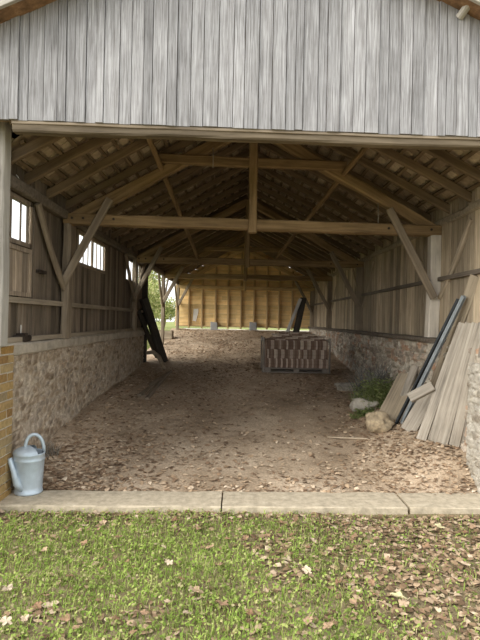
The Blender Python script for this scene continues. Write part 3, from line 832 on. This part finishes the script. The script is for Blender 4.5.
for k in range(15):
    a = math.pi * k / 14
    pts.append((0.045 - 0.068 * math.cos(a), -0.03 + 0.06 * (k / 14), 0.37 - 0.03 * k / 14 + 0.135 * math.sin(a) ** 0.8))
mb.tube(pts, 0.0145, 10); mb.build('handle', M['zinc'], can, T0, True)
mb = MB(); mb.tube([(-0.02, -0.07, 0.05), (-0.05, -0.105, 0.10), (-0.082, -0.10, 0.20), (-0.118, -0.085, 0.285), (-0.128, -0.08, 0.305)], [0.034, 0.030, 0.023, 0.019, 0.021], 14, cap=False)
sp = mb.build('spout', M['zinc'], can, T0, True); so = sp.modifiers.new('s', 'SOLIDIFY'); so.thickness = 0.003

# ------------------------------------------------------------------ timber leaning on the right wall
def floor_hit(px, py, lift=0.0):
    """where the line of sight through this spot meets the floor"""
    v = P(px, py, 1.0) - Vector((0, 0, 1.5)); lo, hi = 2.0, 14.0
    for _ in range(60):
        m_ = (lo + hi) / 2; p = Vector((0, 0, 1.5)) + v * m_
        if p.z > zfloor(p.x, p.y) + lift: lo = m_
        else: hi = m_
    return Vector((0, 0, 1.5)) + v * lo
def lean(name, foot, top, wd, th, mat, label, cat, facing, group=None, **kw):
    foot, top = Vector(foot), Vector(top); x = (top - foot).normalized(); f = Vector(facing)
    n = (f - x * f.dot(x)).normalized(); y = n.cross(x)
    m4 = Matrix((x, y, n)).transposed().to_4x4(); m4.translation = foot
    _seed[0] += 1
    o = link(name, beam_mesh(name, (top - foot).length, wd, th, seed=_seed[0], **kw), mat, None, m4)
    return props(o, label, cat, group)
fac = (-0.50, -0.80, 0.30)
pk = [(421, 440, 462.5, 323, 'plank', 'silver grey plank leaning on the right wall, leftmost of the even row'),
      (433, 441, 469.5, 323, 'plank', 'silver grey plank leaning on the right wall, second of the even row'),
      (442.5, 443.5, 476, 323, 'plank', 'grey plank with a yellow patch near its foot, third of the even row'),
      (454, 445.5, 483, 323, 'plank', 'weathered grey plank leaning on the right wall, last of the row by the white pier')]
for i, (fx, fy, tx, ty, mt, lb) in enumerate(pk):
    foot = floor_hit(fx, fy, 0.0); top = PX(tx, ty, XR - 0.065 - 0.018 * (i % 2))
    lean('plank', foot, top, 0.098, 0.026, M[mt], lb, 'plank', fac, 'planks leaning on the right wall', cham=0.004, wob=0.003, taper=0.78)
# the narrow board at the right side of the row
foot = floor_hit(461.5, 446.5); top = PX(488.5, 324, XR - 0.065)
lean('plank', foot, top, 0.055, 0.03, M['plank'], 'narrow grey batten leaning right of the silver planks', 'plank', fac, None, wob=0.003, cham=0.004)
lean('plank', floor_hit(422, 418) , PX(476.5, 276, XR - 0.005), 0.11, 0.03, M['plankwarm'], 'tall warm brown plank rising behind the silver planks up the right wall', 'plank', fac, None, wob=0.004, cham=0.004)
def angle_iron(name, foot, top, mat, label, w=0.018):
    foot, top = Vector(foot), Vector(top); x = (top - foot).normalized(); f = Vector((-0.8, -0.6, 0.1)); n = (f - x * f.dot(x)).normalized(); y = n.cross(x)
    m4 = Matrix((x, y, n)).transposed().to_4x4(); m4.translation = foot; L = (top - foot).length
    mb = MB(); mb.box(0, L, -w, w, -0.02, -0.014); mb.box(0, L, -w, w, 0.014, 0.02); mb.box(0, L, -0.004, 0.004, -0.014, 0.014)
    return props(mb.build(name, mat, None, m4), label, 'steel beam')
angle_iron('steel_bar', floor_hit(402, 423), PX(464, 296, XR - 0.085), M['steel'], 'long blue grey steel bar leaning against the right wall')
angle_iron('steel_bar', floor_hit(395.5, 425), PX(458.5, 299, XR - 0.05), M['blacksteel'], 'long black steel bar leaning beside the blue grey one', 0.012)
# wide old board at the left of the heap, and a narrower one behind
foot = floor_hit(388, 420); top = PX(411, 374, 2.16)
lean('board_panel', foot, top, 0.37, 0.03, M['plankwarm'], 'wide short grey brown board leaning low on the stone wall', 'board', (-0.8, -0.5, 0.35), None, wob=0.004, cham=0.005)
foot = floor_hit(396, 416); top = PX(415, 366, 2.17)
lean('board_panel', foot, top, 0.10, 0.03, M['plank'], 'short narrow board behind the wide one against the stones', 'board', (-0.8, -0.5, 0.35), None, wob=0.004, cham=0.005)
foot = floor_hit(407.5, 431); top = P(433, 388, floor_hit(407.5, 431).y - 0.05) + Vector((0.0, 0, 0))
lean('board_panel', foot, top, 0.16, 0.025, M['plank'], 'short broken plank with a ragged foot left of the silver planks', 'board', fac, None, wob=0.006, cham=0.004)
a, b = P(409.5, 398, 5.0), P(433, 386, 4.92)
lean('timber_offcut', a, b, 0.10, 0.05, M['plank'], 'short pale timber offcut lying across the steel bars', 'offcut', (-0.3, -0.75, 0.6), None, wob=0.003, cham=0.005)
# rocks
def rock(p, sx, sy, sz, mat, label, seed, block=0.0):
    bm = bmesh.new(); bmesh.ops.create_icosphere(bm, subdivisions=4, radius=1)
    for v in bm.verts:
        c = v.co.copy(); k = max(abs(c.x), abs(c.y), abs(c.z))
        c = c.lerp(c / k * 0.85, block)
        c *= 1 + 0.06 * noise.noise(c * 8 + Vector((seed, 3, 0))) + 0.34 * noise.noise(c * 1.3 + Vector((seed, 0, 0))) + 0.10 * noise.noise(c * 3 + Vector((0, seed, 0)))
        v.co = Vector((c.x * sx, c.y * sy, c.z * sz))
    me = bpy.data.meshes.new('rock'); bm.to_mesh(me); bm.free(); me.polygons.foreach_set('use_smooth', [True] * len(me.polygons))
    o = link('rock', me, mat, None, Matrix.Translation((p.x, p.y, zground(p.x, p.y) + sz * 0.72)) @ Matrix.Rotation(seed, 4, 'Z'))
    return props(o, label, 'rock')
rock(floor_hit(379, 430), 0.165, 0.15, 0.125, M['rock'], 'tan rounded boulder at the foot of the wide leaning board', 1.3, 0.1)
rock(floor_hit(364, 410), 0.19, 0.12, 0.10, M['rockgrey'], 'pale grey stone block on the floor beside the green weed', 2.9, 0.6)
rock(floor_hit(347, 390), 0.20, 0.12, 0.075, M['rockgrey'], 'small grey stone block at the foot of the right stone wall', 0.4, 0.6)
# weed and dry tangle by the stone wall
def tuft(name, base, n, h, spread, mat, label, cat, seed, wd=0.004, leafy=0.0):
    r2 = random.Random(seed); vs = []; fs = []
    for _ in range(n):
        a = r2.uniform(0, 6.283); q = spread * math.sqrt(r2.random()); x, y = q * math.cos(a), q * math.sin(a) * 0.7
        hh = h * r2.uniform(0.4, 1) * (1 - 0.5 * (q / spread) ** 2); dx, dy = r2.uniform(-0.5, 0.5) * hh, r2.uniform(-0.5, 0.5) * hh
        z0 = zground(base.x + x, base.y + y) - base.z
        pts = [Vector((x + dx * t * t, y + dy * t * t, z0 + hh * t * (1 - 0.25 * t))) for t in (0, 0.35, 0.7, 1)]
        th = r2.uniform(0, 3.14); sx, sy = math.cos(th) * wd, math.sin(th) * wd; b = len(vs)
        for i, p in enumerate(pts):
            k = 1 - i / 3.6; vs += [(p.x - sx * k, p.y - sy * k, p.z), (p.x + sx * k, p.y + sy * k, p.z)]
        fs += [(b, b + 1, b + 3, b + 2), (b + 2, b + 3, b + 5, b + 4), (b + 4, b + 5, b + 7, b + 6)]
        if r2.random() < leafy:
            for p in pts[1:]:
                for _k in range(3):
                    s = r2.uniform(0.012, 0.024); th = r2.uniform(0, 6.28); c_, s_ = math.cos(th), math.sin(th); b = len(vs); q2 = r2.uniform(-0.6, 0.6)
                    ox, oy = r2.uniform(-0.03, 0.03), r2.uniform(-0.03, 0.03)
                    for u, v in ((-1, 0), (0, -0.5), (1, 0), (0, 0.5)):
                        vs.append((p.x + ox + c_ * u * s - s_ * v * s, p.y + oy + s_ * u * s + c_ * v * s, p.z + q2 * u * s + 0.4 * v * s))
                    fs.append((b, b + 1, b + 2, b + 3))
    o = link(name, mesh(name, vs, fs), mat, None, Matrix.Translation(base)); return props(o, label, cat)
p = floor_hit(377, 408); p.z = zground(p.x, p.y)
tuft('weed', Vector((1.86, p.y + 0.12, zground(1.86, p.y + 0.12))), 620, 0.62, 0.30, M['weed'], 'bushy green weed growing beside the pale grey stone block', 'weed', 3, 0.003, 0.55)
p = floor_hit(363, 415); p.z = zground(p.x, p.y)
tuft('weed', p, 160, 0.13, 0.14, M['weed'], 'low tuft of green weed in front of the pale stone block', 'weed', 4, 0.003, 0.4)
p = floor_hit(374, 392) ; p = Vector((1.98, 7.05, 0)); p.z = zground(p.x, p.y)
tuft('dry_brambles', p, 380, 1.0, 0.30, M['bramble'], 'grey tangle of dry bramble stems against the right stone wall', 'brambles', 6, 0.006, 0.0)
p = floor_hit(27, 462); p = Vector((-1.86, 4.75, 0)); p.z = zground(p.x, p.y)
tuft('dry_grass', p, 120, 0.26, 0.10, M['dry'], 'dry grass tuft at the foot of the left wall behind the watering can', 'grass tuft', 8, 0.003, 0.0)
pole('stick', [floor_hit(327, 437, 0.012), floor_hit(345, 438, 0.02), floor_hit(362, 438.5, 0.014), floor_hit(375, 439, 0.012)], [0.008, 0.009, 0.009, 0.006], M['leafpale'], 'thin pale stick lying on the floor near the tan boulder', 'stick')

# ------------------------------------------------------------------ pallet of tiles
pz = 0.53; py0 = 8.98; px0, px1 = 0.49, 1.66
W_ = px1 - px0; DP = 0.80
pal = thing('pallet', (px0, py0, pz), 'wooden pallet with corner stakes under the stacked clay tiles', 'pallet')
TP = Matrix.Translation((px0, py0, pz))
def slab(name, x0, x1, y0, y1, z0, z1, mat, parent, T):
    """board with its grain along x"""
    mb = MB(); mb.box(0, x1 - x0, 0, y1 - y0, 0, z1 - z0, 0.002)
    return mb.build(name, mat, parent, T @ Matrix.Translation((x0, y0, z0)))
for y in (0.0, DP / 2 - 0.05, DP - 0.1): slab('bottom_board', -0.01, W_ + 0.01, y, y + 0.10, 0.0, 0.02, M['pallet'], pal, TP)
for x in (0.0, W_ / 2 - 0.05, W_ - 0.10):
    for y in (0.0, DP / 2 - 0.05, DP - 0.1):
        slab('block', x, x + 0.10, y, y + 0.10, 0.02, 0.07, M['pallet'], pal, TP)
for k in range(6): slab('top_board', -0.01, W_ + 0.01, k * DP / 6 + 0.01, (k + 1) * DP / 6 - 0.015, 0.07, 0.09, M['pallet'], pal, TP)
for x in (-0.035, W_ + 0.035):
    for y in (0.03, DP - 0.03):
        a = Vector((px0 + x, py0 + y, pz + 0.0)); beam('stake', a, a + Vector((0, 0, 0.66)), 0.035, 0.05, M['pallet'], pal, up=(0, 1, 0))
    a = Vector((px0 + x, py0, pz + 0.60)); beam('side_rail', a, a + Vector((0, DP, 0)), 0.025, 0.06, M['pallet'], pal)
# floor under it
tn = 36; tw = W_ / tn; th_ = 0.172
def tile_mesh():
    n = 6; L = 0.37; vs = []; fs = []
    for s_ in (-1, 1):
        for i in range(n + 1):
            z = th_ * 0.965 * i / n; bow = 0.006 * math.sin(math.pi * i / n)
            vs += [(s_ * 0.0125 + bow, 0.0, z), (s_ * 0.0125 + bow, L, z)]
    k = (n + 1) * 2
    for i in range(n):
        a = i * 2; fs += [(a, a + 1, a + 3, a + 2), (k + a, k + a + 2, k + a + 3, k + a + 1), (a, a + 2, k + a + 2, k + a), (a + 1, k + a + 1, k + a + 3, a + 3)]
    fs += [(0, k, k + 1, 1), (2 * n, 2 * n + 1, k + 2 * n + 1, k + 2 * n)]
    me = mesh('clay_tile', vs, fs); bm = bmesh.new(); bm.from_mesh(me); bmesh.ops.recalc_face_normals(bm, faces=bm.faces); bm.to_mesh(me); bm.free()
    me.materials.append(M['tile']); return me
tm = tile_mesh(); rt = random.Random(9)
tproto = bpy.data.objects.new('clay_tile', tm)
M2 = {}
def tilecol(nm, c): 
    m = plain(nm, c, 0.9, 0, 22, 0.4, 0.3); return m
TC = [tilecol('dark_red_tile', (0.24, 0.155, 0.11)), tilecol('brown_tile', (0.32, 0.22, 0.16)), tilecol('buff_tile', (0.68, 0.57, 0.46)), tilecol('grey_pink_tile', (0.58, 0.47, 0.38))]
tms = []
for c in TC:
    q = tm.copy(); q.materials.clear(); q.materials.append(c); tms.append(q)
for row in range(3):
    for deep in range(2):
        light = False; left = rt.randint(1, 3)
        for k in range(tn):
            if left == 0: light = not light; left = rt.randint(1, 2) if light else rt.randint(2, 3)
            left -= 1
            me = tms[2 + (rt.random() < 0.3)] if light else tms[rt.random() < 0.4]
            o = bpy.data.objects.new('clay_tile', me); COL.objects.link(o)
            o.matrix_basis = Matrix.Translation((px0 + (k + 0.5) * tw, py0 + 0.02 + deep * 0.385 + rt.uniform(-0.012, 0.012), pz + 0.093 + row * th_ + 0.001)) @ Matrix.Rotation(rt.uniform(-0.015, 0.015), 4, 'Y')
            props(o, 'clay roof tile stood on edge in the %s row on the pallet' % ('bottom', 'middle', 'top')[row], 'tile', 'clay tiles on the pallet, %s row' % ('bottom', 'middle', 'top')[row])
zt = pz + 0.093 + 3 * th_ + 0.014
lays = [(l, k) for l, c in enumerate((9, 8, 8, 6, 4)) for k in range(c)]
for l, k in lays:
    o = bpy.data.objects.new('clay_tile', tms[(k * 7 + l * 5) % 4]); COL.objects.link(o)
    lay = l; x = px0 + 0.10 + 0.06 * l + k * 0.122
    a = rt.uniform(-0.25, 0.25)
    o.matrix_basis = Matrix.Translation((x, py0 + rt.uniform(0.03, 0.14), zt + lay * 0.03)) @ Matrix.Rotation(a, 4, 'Z') @ Matrix.Rotation(math.pi / 2 + rt.uniform(-0.02, 0.02), 4, 'Y') @ Matrix.Translation((0, 0, -th_ / 2))
    props(o, 'loose clay roof tile lying flat on top of the tile stack', 'tile', 'loose tiles on top of the stack')
# behind the pallet: whitened board and dark sheet leaning back
a = floor_hit(277.5, 357); b = P(300.5, 299, a.y + 0.75)
lean('plank', a, b, 0.075, 0.025, M['whitewood'], 'whitened board leaning behind the tile pallet', 'plank', (-0.2, -0.9, 0.4), None, wob=0.003, cham=0.003)
a = floor_hit(291, 355.5); b = P(303.5, 298, a.y + 1.0)
lean('board_panel', a, b, 0.15, 0.025, M['dark'], 'black board leaning behind the tile pallet beside the whitened one', 'board', (-0.1, -0.9, 0.4), None, wob=0.003, cham=0.003)

# ------------------------------------------------------------------ left side odds and ends
f_ = floor_hit(164, 362)
lean('timber_beam', f_, PX(143.5, 298, XL + 0.06), 0.17, 0.10, M['dark'], 'dark heavy beam leaning on the end of the left wall', 'beam', (0.75, -0.65, 0.2), None, wob=0.008)
lean('timber_beam', floor_hit(157, 357), PX(139, 312, XL + 0.05), 0.10, 0.06, M['dark'], 'dark thin timber leaning close to the left wall beside the heavy beam', 'beam', (0.75, -0.65, 0.2), None, wob=0.008)
pts = [floor_hit(146, 353, 0.22), floor_hit(153, 352, 0.24), floor_hit(159, 357, 0.14), floor_hit(164, 368, 0.03)]
pole('branch', pts, [0.035, 0.045, 0.045, 0.04], M['stick'], 'pale bent branch lying at the foot of the dark leaning beam', 'branch')
for (x0, y0, x1, y1, w2, lb) in ((139, 396, 163, 378, 0.07, 'old grey board lying on the leaves left of the floor centre'), (147, 399, 168, 373, 0.06, 'old narrow board lying beside the grey one on the leaves'), (150, 385, 171, 371, 0.045, 'thin dark lath lying on the leaves behind the two boards')):
    a, b = floor_hit(x0, y0, 0.03), floor_hit(x1, y1, 0.035)
    props(beam('floor_board', a, b, w2, 0.03, M['beamgrey'], None, wob=0.008, cham=0.004), lb, 'board')
# wooden panel below the front window
pn = thing('shutter', (XL - 0.01, 4.16, 1.70), 'boarded shutter hung below the front window on the left wall', 'shutter')
mb = MB(); vboards_x(mb, XL + 0.006, 0.018, 3.96, 4.46, 1.68, 2.10, 0.085, 0.003); mb.build('boards', M['wallL'], pn)
mb = MB(); mb.box(XL + 0.006, XL + 0.018, 3.95, 4.48, 1.67, 1.71); mb.box(XL + 0.006, XL + 0.018, 3.95, 4.48, 2.07, 2.11); mb.box(XL + 0.006, XL + 0.016, 4.445, 4.48, 1.71, 2.07); mb.build('frame', M['wallL'], pn)
mb = MB(); q = PX(42, 272, XL); mb.box(XL - 0.03, XL + 0.012, q.y - 0.09, q.y + 0.09, q.z - 0.016, q.z + 0.016); props(mb.build('iron_bolt', M['iron']), 'dark iron bolt plate fixed to the left boards near the front', 'bolt')
# iron fitting on the ledge
q = PX(24, 338, -1.95); lt = thing('iron_fitting', (q.x - 0.03, q.y, 1.262), 'small dark rusty iron fitting lying on the left ledge', 'fitting')
TL = Matrix.Translation((q.x - 0.03, q.y, 1.264))
mb = MB(); mb.tube([(-0.04, -0.09, 0.03), (0.04, 0.09, 0.03)], 0.03, 12); mb.build('barrel', M['iron'], lt, TL, True)
mb = MB(); mb.box(-0.05, 0.05, -0.035, 0.035, 0.0, 0.075, 0.002); mb.build('clamp', M['iron'], lt, TL)
mb = MB(); mb.tube([(0, 0.0, 0.07), (0, 0.002, 0.15)], 0.006, 8); mb.build('highlight_pin', M['whitewood'], lt, TL)  # white upright put in as the highlight on the dark iron
# low tan box in the open bay
q = floor_hit(165, 339); bx = thing('crate', (q.x, q.y, zground(q.x, q.y)), 'low tan wooden crate standing in the open left bay', 'crate')
TQ = Matrix.Translation((q.x - 0.18, q.y, zground(q.x, q.y)))
for z in (0.02, 0.13):
    slab('slat', 0, 0.36, 0, 0.02, z, z + 0.10, M['plankwarm'], bx, TQ); slab('slat', 0, 0.36, 0.28, 0.30, z, z + 0.10, M['plankwarm'], bx, TQ)
for x in (0, 0.33):
    for y in (0.02, 0.25): slab('corner_post', x, x + 0.03, y, y + 0.03, 0.0, 0.25, M['plankwarm'], bx, TQ)
    slab('end_panel', x + (0.0 if x == 0 else 0.031), x + (0.0 if x == 0 else 0.031) + 0.015, 0.05, 0.25, 0.02, 0.23, M['plankwarm'], bx, TQ)
slab('bottom', 0.03, 0.33, 0.02, 0.28, 0.02, 0.035, M['plankwarm'], bx, TQ)
# white sheet tacked to the back wall
q = P(195, 315, FWY - 0.03); mb = MB()
mb.prism([(-0.07, 0, -0.18), (0.03, 0, -0.20), (0.11, 0, 0.12), (0.09, 0, 0.20), (-0.05, 0, 0.19)], (0, 0.01, 0))
props(mb.build('paper_sheet', M['paper'], None, Matrix.Translation((q.x, FWY - 0.015, q.z))), 'torn white sheet tacked to the golden back wall', 'sheet')

# ------------------------------------------------------------------ shrubs outside the open left bay
def shrub(x, y, h, r, seed, label):
    z0 = zterr(x, y); r2 = random.Random(seed)
    t = thing('shrub', (x, y, z0), label, 'shrub')
    vs = []; fs = []
    for _ in range(2600):
        d = Vector((r2.gauss(0, 1), r2.gauss(0, 1), r2.gauss(0, 1))).normalized() * r2.random() ** 0.4
        k = 0.75 + 0.5 * noise.noise(d * 2 + Vector((seed, 0, 0)))
        p = Vector((d.x * r * k, d.y * r * k, h * 0.55 + d.z * h * 0.48 * k)); s = r2.uniform(0.035, 0.075)
        a = Vector((r2.uniform(-1, 1), r2.uniform(-1, 1), r2.uniform(-1, 1))).normalized(); c = a.orthogonal().normalized(); b = len(vs)
        vs += [p - a * s, p + c * s * 0.5, p + a * s, p - c * s * 0.5]; fs.append((b, b + 1, b + 2, b + 3))
    link('foliage', mesh('foliage', vs, fs), M['bush'], t, Matrix.Translation((x, y, z0)))
    for k in range(4):
        mb = MB(); a = r2.uniform(0, 6.28)
        mb.tube([(0, 0, -0.05), (0.15 * r * math.cos(a), 0.15 * r * math.sin(a), h * 0.3), (0.4 * r * math.cos(a), 0.4 * r * math.sin(a), h * 0.7)], [0.03, 0.022, 0.01], 6)
        mb.build('stem', M['stick'], t, Matrix.Translation((x, y, z0)))
shrub(-3.35, 16.2, 1.7, 0.75, 1, 'yellow green shrub outside the open bay nearest the leaning beam')
shrub(-3.45, 18.2, 2.0, 0.75, 2, 'tall yellow green shrub in the middle of the open bay view')
shrub(-3.55, 22.5, 1.5, 0.9, 3, 'low green shrub seen past the open bay post near the back wall')
shrub(-3.95, 21.0, 3.6, 0.72, 4, 'tall pale green sapling far outside the open left bay')
